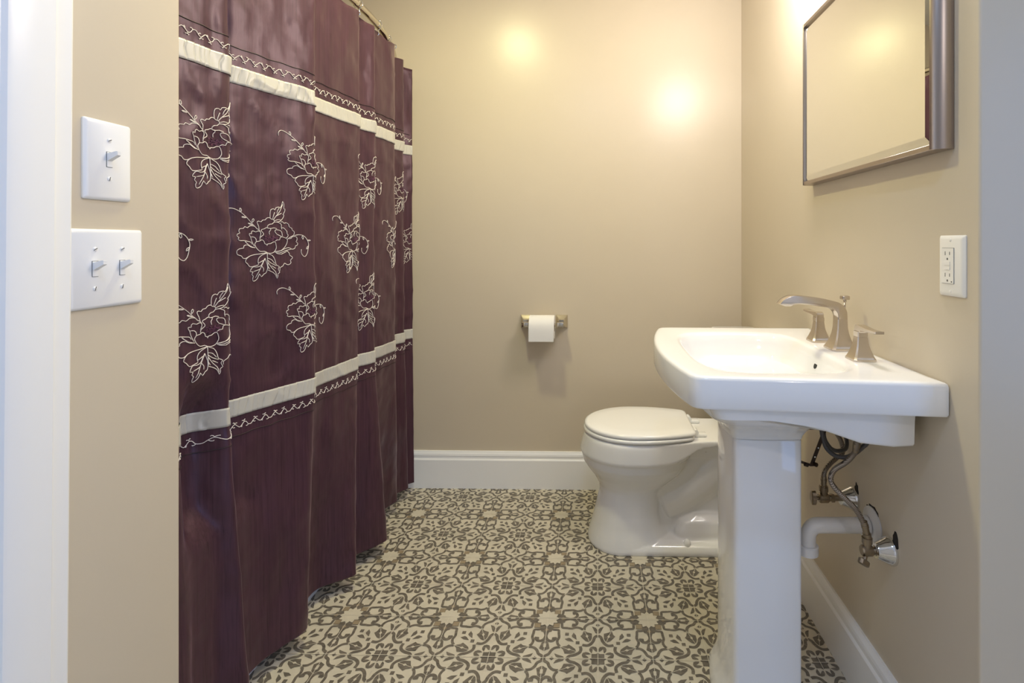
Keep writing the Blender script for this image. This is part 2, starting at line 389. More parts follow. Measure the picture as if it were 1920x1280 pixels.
# ---------------------------------------------------------------- pedestal sink
def sink_outline():
    c=[]
    def fil(cx,cy,r,a0,a1,n=6): c.extend(arc2(cx,cy,r,a0,a1,n))
    # clockwise from near wall corner: near wall -> near front -> bowed front -> far front -> far wall
    c.append((.672,1.012)); c.append((.60,1.0175)); c.append((.50,1.026)); c.append((.40,1.0345)); c.append((.30,1.043)); c.append((.235,1.048))
    c+= [(.213,1.051),(.201,1.056),(.193,1.066),(.188,1.08)]
    for k in range(1,16):
        y=1.08+(1.635-1.08)*k/16; s=(y-1.3575)/.2775; c.append((.155+.033*s*s,y))
    c+= [(.188,1.635),(.192,1.652),(.200,1.664),(.212,1.670),(.235,1.673),(.30,1.672),(.40,1.670),(.50,1.668),(.60,1.665),(.672,1.663)]
    for k in range(1,12): c.append((.672,1.663-(1.663-1.012)*k/12))
    return c
OUT=sink_outline()
CX,CY=.415,1.345
def inset(P,d):
    n=len(P); o=[]
    for i in range(n):
        a=Vector(P[i-1]);b=Vector(P[i]);c=Vector(P[(i+1)%n]); t=(c-a).normalized(); nn=Vector((-t.y,t.x))
        if nn.dot(Vector((CX,CY))-b)<0: nn=-nn
        o.append((b.x+nn.x*d,b.y+nn.y*d))
    return o
def L(P,z): return [(p[0],p[1],z(p[0]) if callable(z) else z) for p in P]
def basin(s,z,ax=.158,ay=.240,e=4.5,cx=.398,cy=1.335):
    o=[]
    for p in OUT:
        a=math.atan2((p[1]-CY)/.31,(p[0]-CX)/.25); c,q=math.cos(a),math.sin(a)
        r=(abs(c)**e+abs(q)**e)**(-1/e); x=cx+ax*s*r*c; y=cy+ay*s*r*q
        if c<0: x-=.012*s*(1-min(1,abs((y-cy)/(ay*s)))**2)
        o.append((x,y,z))
    return o
ZT=.8814
zb=lambda x:.735+.033*(1-sstep(.445,.575,x))+.017*(1-sstep(.38,.445,x))
def body(x0,x1,y0,y1,z,e=18):
    o=[]
    cx,cy=(x0+x1)/2,(y0+y1)/2
    for p in OUT:
        a=math.atan2((p[1]-CY)/.31,(p[0]-CX)/.25); c,q=math.cos(a),math.sin(a)
        r=(abs(c)**e+abs(q)**e)**(-1/e); x=cx+(x1-x0)/2*r*c; y=cy+(y1-y0)/2*r*q
        o.append((x,y,z(x) if callable(z) else z))
    return o
loops=[L(inset(OUT,.016),.8185),L(inset(OUT,.003),.8165),L(OUT,.821),L(OUT,.850),L(OUT,.874),L(inset(OUT,.002),.879),L(inset(OUT,.007),ZT),L(inset(OUT,.016),ZT),
 basin(1.07,ZT),basin(1.02,ZT-.0015),basin(.985,ZT-.008),basin(.955,.855),basin(.90,.825),basin(.80,.803),basin(.6,.796),basin(.25,.793)]
sink=thing('pedestal_sink','white rectangular pedestal sink with bowed front, fixed to the right wall','sink',(.42,1.34,0))
mb=MB(); mb.loft(loops,False,True)
# underside: body box stepping back beneath the rim
mb.loft([L(inset(OUT,.016),.8185),body(.225,.658,1.062,1.612,.8185),body(.240,.657,1.066,1.608,.790),body(.290,.656,1.069,1.606,lambda x:zb(x)+.007),body(.300,.654,1.0715,1.602,lambda x:zb(x)+.002),body(.310,.648,1.078,1.596,zb)],False,True)
def colloop(x0,x1,y0,y1,z,bow,r=.012):
    P=rrect(x0,x1,y0,y1,r,z,5)
    # subdivide the front (x0) edge and bow it out
    o=[]
    for i,p in enumerate(P):
        o.append(p)
        if i==11:
            q=P[12]
            for k in range(1,12): o.append((p[0],p[1]+(q[1]-p[1])*k/12,z))
        if i in (5,17):          # side faces: subdivided and swelling a few millimetres
            q=P[(i+1)%len(P)]; s=1 if i==5 else -1
            for k in range(1,10): f=k/10; o.append((p[0]+(q[0]-p[0])*f,p[1]+s*.0045*4*f*(1-f),z))
    cy=(y0+y1)/2; h=(y1-y0)/2
    return [(p[0]-bow*max(0,1-((p[1]-cy)/h)**2)*(1 if p[0]<x0+r*.9 else 0),p[1],z) for p in o]
mb.loft([colloop(.228,.545,1.066,1.606,.812,.02,.05),colloop(.238,.535,1.078,1.594,.790,.02,.05),colloop(.258,.522,1.110,1.562,.768,.018,.04),colloop(.284,.508,1.160,1.515,.746,.016,.03),
 colloop(.306,.499,1.205,1.472,.726,.014,.02),colloop(.319,.494,1.233,1.447,.706,.012),colloop(.325,.491,1.246,1.434,.692,.011),colloop(.327,.490,1.248,1.432,.6845,.010)],True,True)
obj('basin',mb,M['ceramic'],sink,sharp=50)
mb=MB(); mb.loft([colloop(.312,.492,1.232,1.448,.0,.016),colloop(.312,.492,1.232,1.448,.028,.016),colloop(.318,.492,1.238,1.442,.045,.014),colloop(.326,.490,1.246,1.434,.070,.012),colloop(.330,.489,1.250,1.430,.095,.011),
 colloop(.330,.489,1.250,1.430,.20,.010),colloop(.330,.489,1.250,1.430,.45,.010),colloop(.330,.489,1.250,1.430,.678,.010),colloop(.332,.487,1.252,1.428,.682,.010)],True,True)
obj('pedestal',mb,M['ceramic'],sink,sharp=50)
mb=MB()
mb.lathe([(0,.0085),(.004,.0085),(.004,.0115),(.0065,.0125),(.007,.0)],(.5525,1.315,.842),(-.93,0,.37),20,cap=False)
oh=obj('overflow_ring',mb,M['ceramic'],sink)
mb=MB(); mb.lathe([(0,.009),(.0074,.0088),(.0075,.0)],(.5525,1.315,.842),(-.93,0,.37),20); obj('overflow_hole',mb,M['slot'],sink)
mb=MB(); mb.lathe([(0,.028),(.003,.027),(.004,.018),(.007,.016),(.008,0)],(.40,1.335,.793),(0,0,1),24); obj('drain_stopper',mb,M['nickel'],sink)

# ---------------------------------------------------------------- widespread faucet
fa=thing('faucet','brushed nickel three-piece faucet standing on the back deck of the sink','faucet',(.615,1.335,ZT))
def sq(cx,cy,hx,hy,z,ch=.18):
    c=ch*min(hx,hy)
    return [(cx+hx,cy+hy-c,z),(cx+hx-c,cy+hy,z),(cx-hx+c,cy+hy,z),(cx-hx,cy+hy-c,z),(cx-hx,cy-hy+c,z),(cx-hx+c,cy-hy,z),(cx+hx-c,cy-hy,z),(cx+hx,cy-hy+c,z)]
mb=MB()
top=smooth_path([(.4605,.9965),(.470,1.007),(.4855,1.0155),(.500,1.0175),(.522,1.016),(.561,1.011),(.590,1.005),(.609,.999),(.621,.989),(.627,.977),(.628,.958)],5)
und=smooth_path([(.604,.958),(.6035,.968),(.598,.979),(.586,.986),(.560,.9905),(.530,.9945),(.508,.9965),(.497,.9945),(.488,.991),(.474,.9905)],5)
mb.prism(top+und,'y',1.320,1.350,.002,2)
obj('spout',mb,M['nickel'],fa,sharp=40)
mb=MB(); z0=ZT
mb.loft([sq(.616,1.335,.031,.031,z0),sq(.616,1.335,.031,.031,z0+.0045),sq(.616,1.335,.0295,.0295,z0+.006),sq(.616,1.335,.0245,.0258,z0+.014),sq(.616,1.335,.0195,.0215,z0+.026),sq(.616,1.335,.0155,.0178,z0+.040),sq(.616,1.335,.0130,.0158,z0+.055),sq(.616,1.335,.0120,.0150,z0+.078)],True,True)
obj('spout_base',mb,M['nickel'],fa,sharp=25)
mb=MB(); mb.lathe([(.96,.0022),(1.006,.0022)],(.6275,1.335,0),(0,0,1),10); mb.lathe([(1.000,.0035),(1.003,.0045),(1.0065,.0032)],(.6275,1.335,0),(0,0,1),12)
mb.box(.618,.637,1.3265,1.3435,1.0065,1.0165,.002,2); obj('lift_rod',mb,M['nickel'],fa)
def handle(cx,cy,sgn):
    m=MB(); n=[(.0255,0),(.0255,.0045),(.024,.006),(.0205,.014),(.0165,.025),(.0133,.037),(.0118,.050),(.0115,.0535)]
    m.loft([sq(cx,cy,h,h,ZT+z) for h,z in n],True,True)
    hb=obj('handle_base',m,M['nickel'],fa,sharp=25)
    m=MB(); m.loft([sq(cx,cy,.0106,.0106,ZT+.0530),sq(cx,cy,.0106,.0106,ZT+.0548)],True,True)
    m.loft([sq(cx,cy,.0117,.0117,ZT+.0548),sq(cx,cy,.0117,.0117,ZT+.066)],True,True)
    # lever: rises then sweeps outwards along the wall
    tp=smooth_path([(-.0115,.066),(-.0115,.072),(-.008,.0785),(0,.0805),(.015,.0795),(.040,.0775),(.068,.0775),(.082,.0785)],5)
    bt=smooth_path([(.082,.0725),(.066,.0712),(.040,.0705),(.020,.0695),(.0125,.066),(.0117,.060)],5)
    m.prism([(cy+sgn*p[0],ZT+p[1]) for p in tp+bt+[(-.0115,.060)]],'x',cx-.0095,cx+.0095,.0007,1)
    obj('lever',m,M['nickel'],hb,sharp=40)
handle(.606,1.213,-1); handle(.606,1.440,1)

# ---------------------------------------------------------------- plumbing under the sink
def valve(name,label,cy,cz,reach,knob_dir):
    t=thing(name,label,'valve',(XR,cy,cz),'shutoff valves under the sink')
    m=MB(); m.lathe([(0,.031),(.004,.0315),(.010,.029),(.020,.024),(.032,.018),(.036,.0165),(.0365,.008)],(XR,cy,cz),(-1,0,0),28); obj('escutcheon',m,M['chrome'],t)
    m=MB(); m.lathe([(.03,.0075),(reach+.005,.0075)],(XR,cy,cz),(-1,0,0),16)
    m.lathe([(reach-.026,.0085),(reach-.026,.0115),(reach-.018,.0115),(reach-.018,.0085)],(XR,cy,cz),(-1,0,0),6,smooth=False)
    m.lathe([(reach-.012,.0105),(reach-.009,.0125),(reach+.010,.0125),(reach+.013,.0100)],(XR,cy,cz),(-1,0,0),18)
    bx=XR-reach
    m.lathe([(0,.0095),(.018,.0095),(.018,.0115),(.030,.0115),(.030,.0085),(.033,.0085)],(bx,cy,cz),(0,0,1),14)
    obj('valve_body',m,M['valve_metal'],t)
    m=MB(); kd=Vector(knob_dir).normalized(); o=Vector((bx,cy,cz))
    m.lathe([(.008,.005),(.022,.005)],o,kd,10)
    u=kd.cross(Vector((0,0,1))).normalized(); w=u.cross(kd); lo=[]
    for d,s in ((.020,.7),(.0215,1),(.031,1),(.033,.75)):
        lo.append([o+kd*d+(u*math.cos(2*PI*k/32)*.0105*(1+.10*math.cos(12*2*PI*k/32)*.6)+w*math.sin(2*PI*k/32)*.0185)*s for k in range(32)])
    m.loft(lo); obj('valve_knob',m,M['valve_metal'],t); return t
valve('shutoff_valve','nickel shutoff valve with bell escutcheon, lower and nearer one, right of the drain pipe',1.212,.445,.055,(-.45,-.35,-.80))
valve('shutoff_valve','nickel shutoff valve farther along the wall, above the white drain pipe',1.385,.481,.079,(-1,0,0))
def hose(name,label,path,r,m,nuts,cat='hose',group=None):
    P=smooth_path(path,8); t=thing(name,label,cat,P[0],group)
    mb=MB(); mb.tube(P,r,12); obj('hose_tube',mb,m,t)
    for a,b in nuts:
        a=Vector(a);b=Vector(b); d=b-a; l=d.length
        mb=MB(); mb.lathe([(0,r*1.05),(0,r*1.45),(l*.28,r*1.45),(l*.30,r*1.2),(l*.62,r*1.2),(l*.64,r*1.35),(l*.80,r*1.35),(l*.82,r*1.2),(l,r*1.15)],a,d,14)
        obj('coupling_nut',mb,M['valve_metal'],t)
    return t

hose('supply_hose','braided steel supply hose rising from the lower shutoff valve in an S bend',[(.620,1.212,.479),(.619,1.212,.4876),(.6132,1.212,.5052),(.5951,1.214,.5384),(.5709,1.225,.5624),(.5556,1.24,.58),(.5544,1.25,.5943),(.566,1.255,.6112),(.5888,1.25,.63),(.6026,1.24,.6531),(.603,1.225,.6789),(.604,1.213,.730)],.0062,M['braid'],[((.6215,1.212,.473),(.613,1.212,.512)),((.604,1.215,.72),(.6035,1.232,.665))],group='braided supply hoses')
hose('supply_hose','braided steel supply hose curving up from the farther shutoff valve beside the pedestal',[(.596,1.385,.508),(.596,1.385,.536),(.6015,1.389,.552),(.6202,1.40,.5655),(.6402,1.41,.5754),(.6618,1.42,.5886),(.660,1.435,.62),(.625,1.44,.67),(.606,1.44,.732)],.0062,M['braid'],[((.596,1.385,.505),(.5962,1.385,.538))],group='braided supply hoses')

hose('faucet_hose','dark grey flexible hose hanging in a U loop right under the sink body',[(.552,1.30,.7335),(.554,1.30,.69),(.5616,1.30,.6547),(.5689,1.29,.6404),(.5802,1.275,.6349),(.596,1.26,.6389),(.6096,1.245,.6549),(.6207,1.232,.6746),(.626,1.222,.6909),(.629,1.217,.7335)],.0052,M['rubber'],[])
hose('faucet_hose','second dark grey hose, looping behind the front U-shaped hose under the sink',[(.570,1.325,.7335),(.571,1.33,.70),(.5733,1.33,.6621),(.5812,1.33,.6434),(.5955,1.335,.6281),(.6138,1.34,.6221),(.6419,1.36,.6217),(.655,1.39,.64),(.640,1.42,.68),(.632,1.43,.7335)],.0052,M['rubber'],[])
# drain pipe
dp=thing('drain_pipe','white drain pipe running from behind the pedestal into the right wall','pipe',(.58,1.295,.456))
mb=MB(); mb.tube(smooth_path([(.517,1.290,.405),(.517,1.290,.425),(.5195,1.290,.443),(.530,1.290,.4565),(.546,1.290,.460),(.60,1.291,.460),(.6745,1.292,.460)],5),.0182,18); obj('pipe',mb,M['pvc'],dp)
mb=MB(); mb.lathe([(0,.0200),(.0,.0225),(.014,.0235),(.017,.0215),(.017,.019)],(.646,1.292,.460),(1,0,0),18); obj('slip_nut',mb,M['pvc'],dp)
mb=MB(); mb.lathe([(0,.044),(.003,.043),(.005,.036),(.009,.026),(.010,.019)],(XR-.0005,1.292,.460),(-1,0,0),28); obj('wall_flange',mb,M['pvc'],dp)
mb=MB(); mb.lathe([(0,.0225),(.0,.0245),(.02,.0245),(.022,.0225)],(.517,1.290,.392),(0,0,1),18); obj('trap_nut',mb,M['pvc'],dp)
# pop-up waste linkage
lk=thing('pop_up_linkage','dark metal pop-up drain strap with holes beside the top of the pedestal','drain linkage',(.545,1.30,.63))
a=Vector((.5625,1.300,.690)); b=Vector((.5305,1.300,.604)); d=(b-a).normalized(); nn=Vector((d.z,0,-d.x))
mb=MB(); q=[a+nn*.0045,b+nn*.0045,b+d*.004,b-nn*.0045,a-nn*.0045]
mb.prism([(p.x,p.z) for p in q],'y',1.2985,1.3012,.0006,1); obj('strap',mb,M['dark_metal'],lk)
for k in (.52,.78):
    c=a+(b-a)*k; mb=MB(); mb.lathe([(0,.0019),(.0004,.0019)],(c.x,1.2985,c.z),(0,-1,0),12); obj('strap_hole',mb,M['trim'],lk)
mb=MB(); mb.tube([(.492,1.306,.613),(.510,1.304,.607),(.528,1.302,.6015),(.540,1.300,.603)],.0032,8); mb.lathe([(0,.001),(.001,.0052),(.009,.0052),(.010,.001)],(.536,1.301,.605),(.4,-1,.1),12); mb.lathe([(0,.001),(.001,.0048),(.010,.0048),(.011,.001)],(.523,1.302,.601),(-1,0,.3),12); obj('pivot_rod',mb,M['dark_metal'],lk)
mb=MB(); mb.lathe([(0,.017),(.012,.017),(.016,.022),(.052,.022)],(.531,1.315,.690),(0,0,1),18); obj('tailpiece_nut',mb,M['dark_metal'],lk)
# rough cut-outs in the plaster round the pipes
for cy,cz,ry,rz in ((1.194,.477,.011,.020),(1.371,.507,.010,.018),(1.29,.497,.026,.010)):
    mb=MB(); rr=[1+.18*math.sin(3*k+cy*40)+.1*math.sin(5*k) for k in range(14)]
    P=[(cy+ry*rr[k]*math.cos(2*PI*k/14),cz+rz*rr[k]*math.sin(2*PI*k/14)) for k in range(14)]
    mb.prism(P,'x',XR-.0012,XR+.001,smooth=False); obj('pipe_cutout',mb,M['void'],wr)

# ---------------------------------------------------------------- toilet (faces away from the right wall)
TY=2.06
to=thing('toilet','white two-piece toilet with closed lid, between the sink and the back wall','toilet',(.25,TY,0))
def egg(xf,xb,w,xc,z,n=48,e=2.6,yc=TY):
    o=[]
    for k in range(n):
        a=2*PI*k/n; c,s=math.cos(a),math.sin(a)
        if c<0: o.append((xc+(xc-xf)*c,yc+w*s,z))
        else:
            r=(abs(c)**e+abs(s)**e)**(-1/e); o.append((xc+(xb-xc)*r*c,yc+w*r*s,z))
    return o
mb=MB()
sec=[(.000,-.034,.30,.143,.10),(.012,-.034,.30,.144,.10),(.036,-.028,.29,.139,.10),(.080,-.014,.26,.128,.10),(.126,-.003,.25,.120,.10),(.187,.012,.25,.116,.11),(.215,.010,.26,.119,.12),(.235,.000,.28,.126,.12),(.258,-.014,.305,.140,.13),
 (.285,-.036,.335,.157,.13),(.310,-.052,.350,.170,.13),(.338,-.058,.358,.175,.13),(.341,-.0585,.358,.1755,.13),(.3435,-.064,.364,.182,.13),(.352,-.0645,.366,.1825,.13),(.385,-.056,.37,.181,.13),(.408,-.049,.375,.179,.13),(.417,-.045,.372,.175,.13),(.4205,-.036,.365,.168,.13)]
mb.loft([egg(xf,xb,w,xc,z) for z,xf,xb,w,xc in sec])
# cheeks running back from the rim band to the thin rear deck
mb.loft([[(x,TY-w,zz),(x,TY+w,zz),(x,TY+w,.4205),(x,TY-w,.4205)] for x,w,zz in ((.20,.170,.3445),(.25,.168,.3455),(.29,.160,.350),(.32,.152,.359),(.345,.144,.373),(.37,.138,.387),(.40,.133,.395),(.46,.128,.398),(.60,.128,.398))])
# rear: deck, plinth, trapway
mb.loft([rrect(.33,.668,TY-.128,TY+.128,.03,z) for z in (.398,.402,.416,.4205)])
def web(x0,x1,w,z): return rrect(x0,x1,TY-w,TY+w,min(.02,w*.6),z)
mb.loft([web(.20,.62,.062,.05),web(.22,.62,.058,.20),web(.25,.63,.075,.33),web(.27,.64,.105,.392)])
mb.loft([rrect(.05,.63,TY-.143,TY+.143,.05,0),rrect(.05,.63,TY-.143,TY+.143,.05,.018),rrect(.06,.62,TY-.136,TY+.136,.05,.032),rrect(.07,.60,TY-.112,TY+.112,.05,.046)])
mb.loft([rrect(.29,.60,TY-.112,TY+.112,.04,.02),rrect(.295,.60,TY-.108,TY+.108,.04,.07),rrect(.31,.60,TY-.10,TY+.10,.04,.105),rrect(.35,.60,TY-.075,TY+.075,.03,.125)])
for sg in (1,):
    mb.tube(smooth_path([(.06,TY,.235),(.16,TY,.225),(.26,TY,.245),(.35,TY,.30),(.42,TY,.37)],4),[.085]*2+[.09]*6+[.085]*5+[.078]*4,20)
    mb.tube(smooth_path([(.25,TY,.150),(.32,TY,.178),(.40,TY,.235),(.48,TY,.31),(.53,TY,.34),(.57,TY,.28),(.58,TY,.15),(.58,TY,.04)],4),[.070]+[.088]*7+[.090]*9+[.085]*12,20)
bowl=obj('bowl',mb,M['ceramic'],to,sharp=None)
rm=bowl.modifiers.new('fuse','REMESH'); rm.mode='VOXEL'; rm.voxel_size=.0045; rm.use_smooth_shade=True
sm=bowl.modifiers.new('glaze','SMOOTH'); sm.factor=.5; sm.iterations=5
def seatloop(xf,xb,w,z):
    """D shape: round front, sides easing in to a straight hinge end with clipped corners"""
    xc=.150; o=[]
    for k in range(33):
        a=PI/2+PI*k/32; o.append((xc+(xc-xf)*math.cos(a),w*math.sin(a)))
    wb=w-.038; r=.016
    half=[(xc+(xb-r-xc)*k/9,w-(w-wb)*(k/9)**2.0) for k in range(1,10)]+[(xb-r*.35,wb-r*.55),(xb,wb-r*1.5)]
    o+=[(p[0],-p[1]) for p in half]+[(xb,-wb*.5),(xb,0),(xb,wb*.5)]+[(p[0],p[1]) for p in half[::-1]]
    return [(x,TY+y,z) for x,y in o]
mb=MB(); mb.loft([seatloop(-.046,.358,.176,.4225),seatloop(-.050,.362,.180,.4255),seatloop(-.050,.362,.180,.433),seatloop(-.046,.358,.176,.4365)]); obj('seat',mb,M['seat_plastic'],to,sharp=60)
mb=MB(); mb.loft([seatloop(-.040,.362,.170,.438),seatloop(-.046,.368,.176,.440),seatloop(-.0475,.369,.1775,.446),seatloop(-.044,.366,.174,.452),seatloop(-.034,.358,.165,.4548)]+[[(.16+(x-.16)*s,TY+(y-TY)*s,z) for x,y,_ in seatloop(-.034,.358,.165,0)] for s,z in ((.75,.4562),(.4,.4568),(.1,.457))]); obj('lid',mb,M['seat_plastic'],to,sharp=60)
for sg in (-1,1):
    mb=MB(); mb.box(.352,.415,TY+sg*.075-.017,TY+sg*.075+.017,.4205,.432,.004,2); mb.lathe([(0,.0105),(.034,.0105)],(.373,TY+sg*.075-.017,.437),(0,1,0),14); obj('hinge',mb,M['seat_plastic'],to)
mb=MB(); mb.lathe([(0,.0135),(.010,.013),(.018,.010),(.022,.005),(.023,0)],(.335,TY-.121,.034),(0,-.1,1),18); obj('bolt_cap',mb,M['seat_plastic'],to)
mb=MB(); mb.lathe([(0,.0035),(.022,.0035)],(.41,TY-.09,.366),(0,0,1),8); obj('deck_bolt',mb,M['valve_metal'],to)
mb=MB(); mb.loft([rrect(.515,.668,TY-.19,TY+.19,.03,.4215),rrect(.510,.668,TY-.20,TY+.20,.03,.46),rrect(.500,.668,TY-.215,TY+.215,.03,.755)]); obj('tank',mb,M['ceramic'],to,sharp=50)
mb=MB(); mb.loft([rrect(.494,.670,TY-.222,TY+.222,.03,.756),rrect(.490,.670,TY-.226,TY+.226,.03,.762),rrect(.490,.670,TY-.226,TY+.226,.03,.782),rrect(.496,.668,TY-.22,TY+.22,.03,.788)]); obj('tank_lid',mb,M['ceramic'],to,sharp=50)
mb=MB(); mb.lathe([(0,.012),(.01,.012)],(.500,TY-.15,.70),(-1,0,0),14); mb.box(.482,.490,TY-.155,TY-.075,.692,.708,.003); obj('flush_lever',mb,M['chrome'],to)

# ---------------------------------------------------------------- toilet paper holder and roll
HX,HY,HZ=-.2445,2.378,.770
th_=thing('toilet_paper_holder','polished nickel toilet paper holder with square posts on the back wall','toilet paper holder',(HX,YB,HZ+.012))
for sg in (-1,1):
    cx=HX+sg*.083
    def rq(hx,hz,y,dx=0,dz=0): return [(cx+dx+hx,y,HZ+.012+dz+hz),(cx+dx-hx,y,HZ+.012+dz+hz),(cx+dx-hx,y,HZ+.012+dz-hz),(cx+dx+hx,y,HZ+.012+dz-hz)]
    mb=MB(); mb.loft([rq(.0265,.0305,YB-.0005),rq(.0265,.0305,YB-.006),rq(.0245,.0285,YB-.009),rq(.0150,.0185,YB-.028),rq(.0105,.0125,YB-.045)],smooth=False); obj('wall_post',mb,M['holder_metal'],th_,sharp=20)
    mb=MB(); mb.box(cx-.016-sg*.004,cx+.016-sg*.004,HY-.016,YB-.040,HZ-.004,HZ+.019,.003,2); obj('arm',mb,M['holder_metal'],th_)
mb=MB(); mb.lathe([(0,.007),(.115,.007)],(HX-.0575,HY,HZ+.006),(1,0,0),14); obj('roller',mb,M['holder_metal'],th_)
rl=thing('toilet_paper_roll','white toilet paper roll hanging on the nickel holder','toilet paper',(HX-.0025,HY,HZ-.008))
rc=(HX-.0025,HY,HZ-.004); mb=MB(); N=40
def ring(x,r): return [(x,rc[1]+r*math.cos(2*PI*k/N),rc[2]+r*math.sin(2*PI*k/N)) for k in range(N)]
x0,x1=rc[0]-.0565,rc[0]+.0565
mb.loft([ring(x0,.0205),ring(x0,.052),ring(x0+.002,.0542),ring(x1-.002,.0542),ring(x1,.052),ring(x1,.0205)],False,False); obj('paper_roll',mb,M['paper'],rl,sharp=30)
mb=MB(); mb.loft([ring(x0,.0205),ring(x0,.0195),ring(x1,.0195),ring(x1,.0205),ring(x0,.0205)],False,False); obj('cardboard_core',mb,mat('brown_cardboard',(.36,.27,.18),rough=.9),rl)
sh=smooth_path([(rc[1]+.0543*math.cos(a),rc[2]+.0543*math.sin(a)) for a in (1.57,1.9,2.3,2.7,PI)]+[(rc[1]-.0545,rc[2]-.03),(rc[1]-.0535,rc[2]-.057)],5)
mb=MB(); mb.loft([[(x,p[0],p[1]) for p in sh] for x in (x0+.0005,x1-.0005)],False,False,closed=False)
mb.loft([[(x,p[0]-.0006,p[1]) for p in sh] for x in (x0+.0005,x1-.0005)],False,False,closed=False); obj('loose_sheet',mb,M['paper'],rl,sharp=None)

# ---------------------------------------------------------------- mirror
mi=thing('mirror','rectangular wall mirror in a satin metal frame above the sink','mirror',(.66,1.32,1.327))
my0,my1,mz0,mz1=1.000,1.642,1.327,1.823; fx=.637
mb=MB()
side=[(XR-.001,my0),(.664,my0-.001),(.652,my0+.0005),(.643,my0+.005),(.638,my0+.0105),(fx,my0+.0150),(fx+.001,my0+.0165),(fx+.012,my0+.0165),(XR-.001,my0+.0165)]
mb.prism(side,'z',mz0,mz1,.0008,1); mb.prism([(x,my0+my1-y) for x,y in side],'z',mz0,mz1,.0008,1)
mb.box(fx+.0015,XR-.001,my0+.014,my1-.014,mz0+.0003,mz0+.011,.0008,1); mb.box(fx+.0015,XR-.001,my0+.014,my1-.014,mz1-.011,mz1-.0003,.0008,1)
mb.box(.658,XR-.001,my0+.016,my1-.016,mz0+.01,mz1-.01)
obj('frame',mb,M['frame_metal'],mi,sharp=40)
a0,a1,b0,b1=my0+.0165,my1-.0165,mz0+.011,mz1-.011; bw=.018
mb=MB(); xo=.6448; xi=.6410
O=[(xo,a0,b0),(xo,a1,b0),(xo,a1,b1),(xo,a0,b1)]; I=[(xi,a0+bw,b0+bw),(xi,a1-bw,b0+bw),(xi,a1-bw,b1-bw),(xi,a0+bw,b1-bw)]
mb.add(O+I+[(.657,y,z) for _,y,z in O],[(0,1,5,4),(1,2,6,5),(2,3,7,6),(3,0,4,7),(4,5,6,7),(0,1,9,8),(1,2,10,9),(2,3,11,10),(3,0,8,11),(8,9,10,11)],0,False)
obj('glass',mb,M['mirror'],mi,sharp=None)

# ---------------------------------------------------------------- switches and outlet
def chamf_plate(u0,u1,z0,z1,place,t=.0062,b=.0045):
    """plate outline on a wall: place(u,z,depth)->point"""
    def lp(d,ins,r=.003): 
        return [place(x,y,d) for x,y,_ in rrect(u0+ins,u1-ins,z0+ins,z1-ins,r,0,3)]
    m=MB(); m.loft([lp(0,0),lp(t*.35,0),lp(t*.8,b*.45),lp(t,b)]); return m
PL=lambda u,z,d:(XL+d,u,z)
PR=lambda u,z,d:(XR-d,u,z)
def prism_on(place,poly,d0,d1): 
    m=MB(); m.loft([[place(u,z,d0) for u,z in poly],[place(u,z,d1) for u,z in poly]],smooth=False); return m
def rect(u,z,hu,hz): return [(u-hu,z-hz),(u+hu,z-hz),(u+hu,z+hz),(u-hu,z+hz)]
def toggle(root,u,z,P,t=.0062):
    m=prism_on(P,rect(u,z,.0052,.0122),t-.0004,t+.0003); obj('toggle_slot',m,M['slot'],root)
    m=prism_on(P,rect(u,z,.0046,.0116),t-.0003,t+.0010); o=obj('toggle_bezel',m,M['plate'],root)
    m=MB(); m.loft([[P(u+a,z+b,d) for a,b in ((-w,-h),(w,-h),(w,h),(-w,h))] for d,z,w,h in ((t,z+.0035,.0041,.0060),(t+.007,z+.0065,.0038,.0048),(t+.0145,z+.0095,.0034,.0036),(t+.0160,z+.0098,.0028,.0028))]); obj('toggle_lever',m,M['plate'],root,sharp=40)
    for s,an in ((1,.5),(-1,1.3)):
        c=P(u,z+s*.0302,t); ax=Vector(P(0,0,1))-Vector(P(0,0,0))
        m=MB(); m.lathe([(-.0005,.0036),(.0005,.0036),(.0012,.0024)],c,ax,16); sc=obj('screw',m,M['plate'],root)
        m=MB(); q=[(u+x*math.cos(an)-y*math.sin(an),z+s*.0302+x*math.sin(an)+y*math.cos(an)) for x,y in ((-.0030,-.0005),(.0030,-.0005),(.0030,.0005),(-.0030,.0005))]
        obj('screw_slot',prism_on(P,q,t+.0008,t+.0014),M['slot'],sc)
s1=thing('light_switch','white single toggle switch plate, the upper one beside the door casing','light switch',(XL,.809,1.279))
obj('wall_plate',chamf_plate(.7695,.849,1.217,1.341,PL),M['plate'],s1); toggle(s1,.8085,1.281,PL)
s2=thing('light_switch','white double toggle switch plate, below the single one beside the door casing','light switch',(XL,.808,1.110))
obj('wall_plate',chamf_plate(.7455,.8705,1.049,1.171,PL),M['plate'],s2)
for u in (.785,.831): toggle(s2,u,1.110,PL)
ou=thing('electrical_outlet','white double-socket electrical outlet on the right wall beside the mirror','outlet',(XR,1.0025,1.106))
obj('wall_plate',chamf_plate(.967,1.038,1.049,1.164,PR,.0065,.007),M['outlet_plastic'],ou)
T=.0065; uc=1.0085; zc_=1.1065
obj('receptacle_gap',prism_on(PR,rect(uc,zc_,.0169,.0340),T-.0002,T+.0004),M['led'],ou)
rcp=obj('receptacle',prism_on(PR,rect(uc,zc_,.0164,.0334),T-.0002,T+.0016),M['outlet_plastic'],ou)
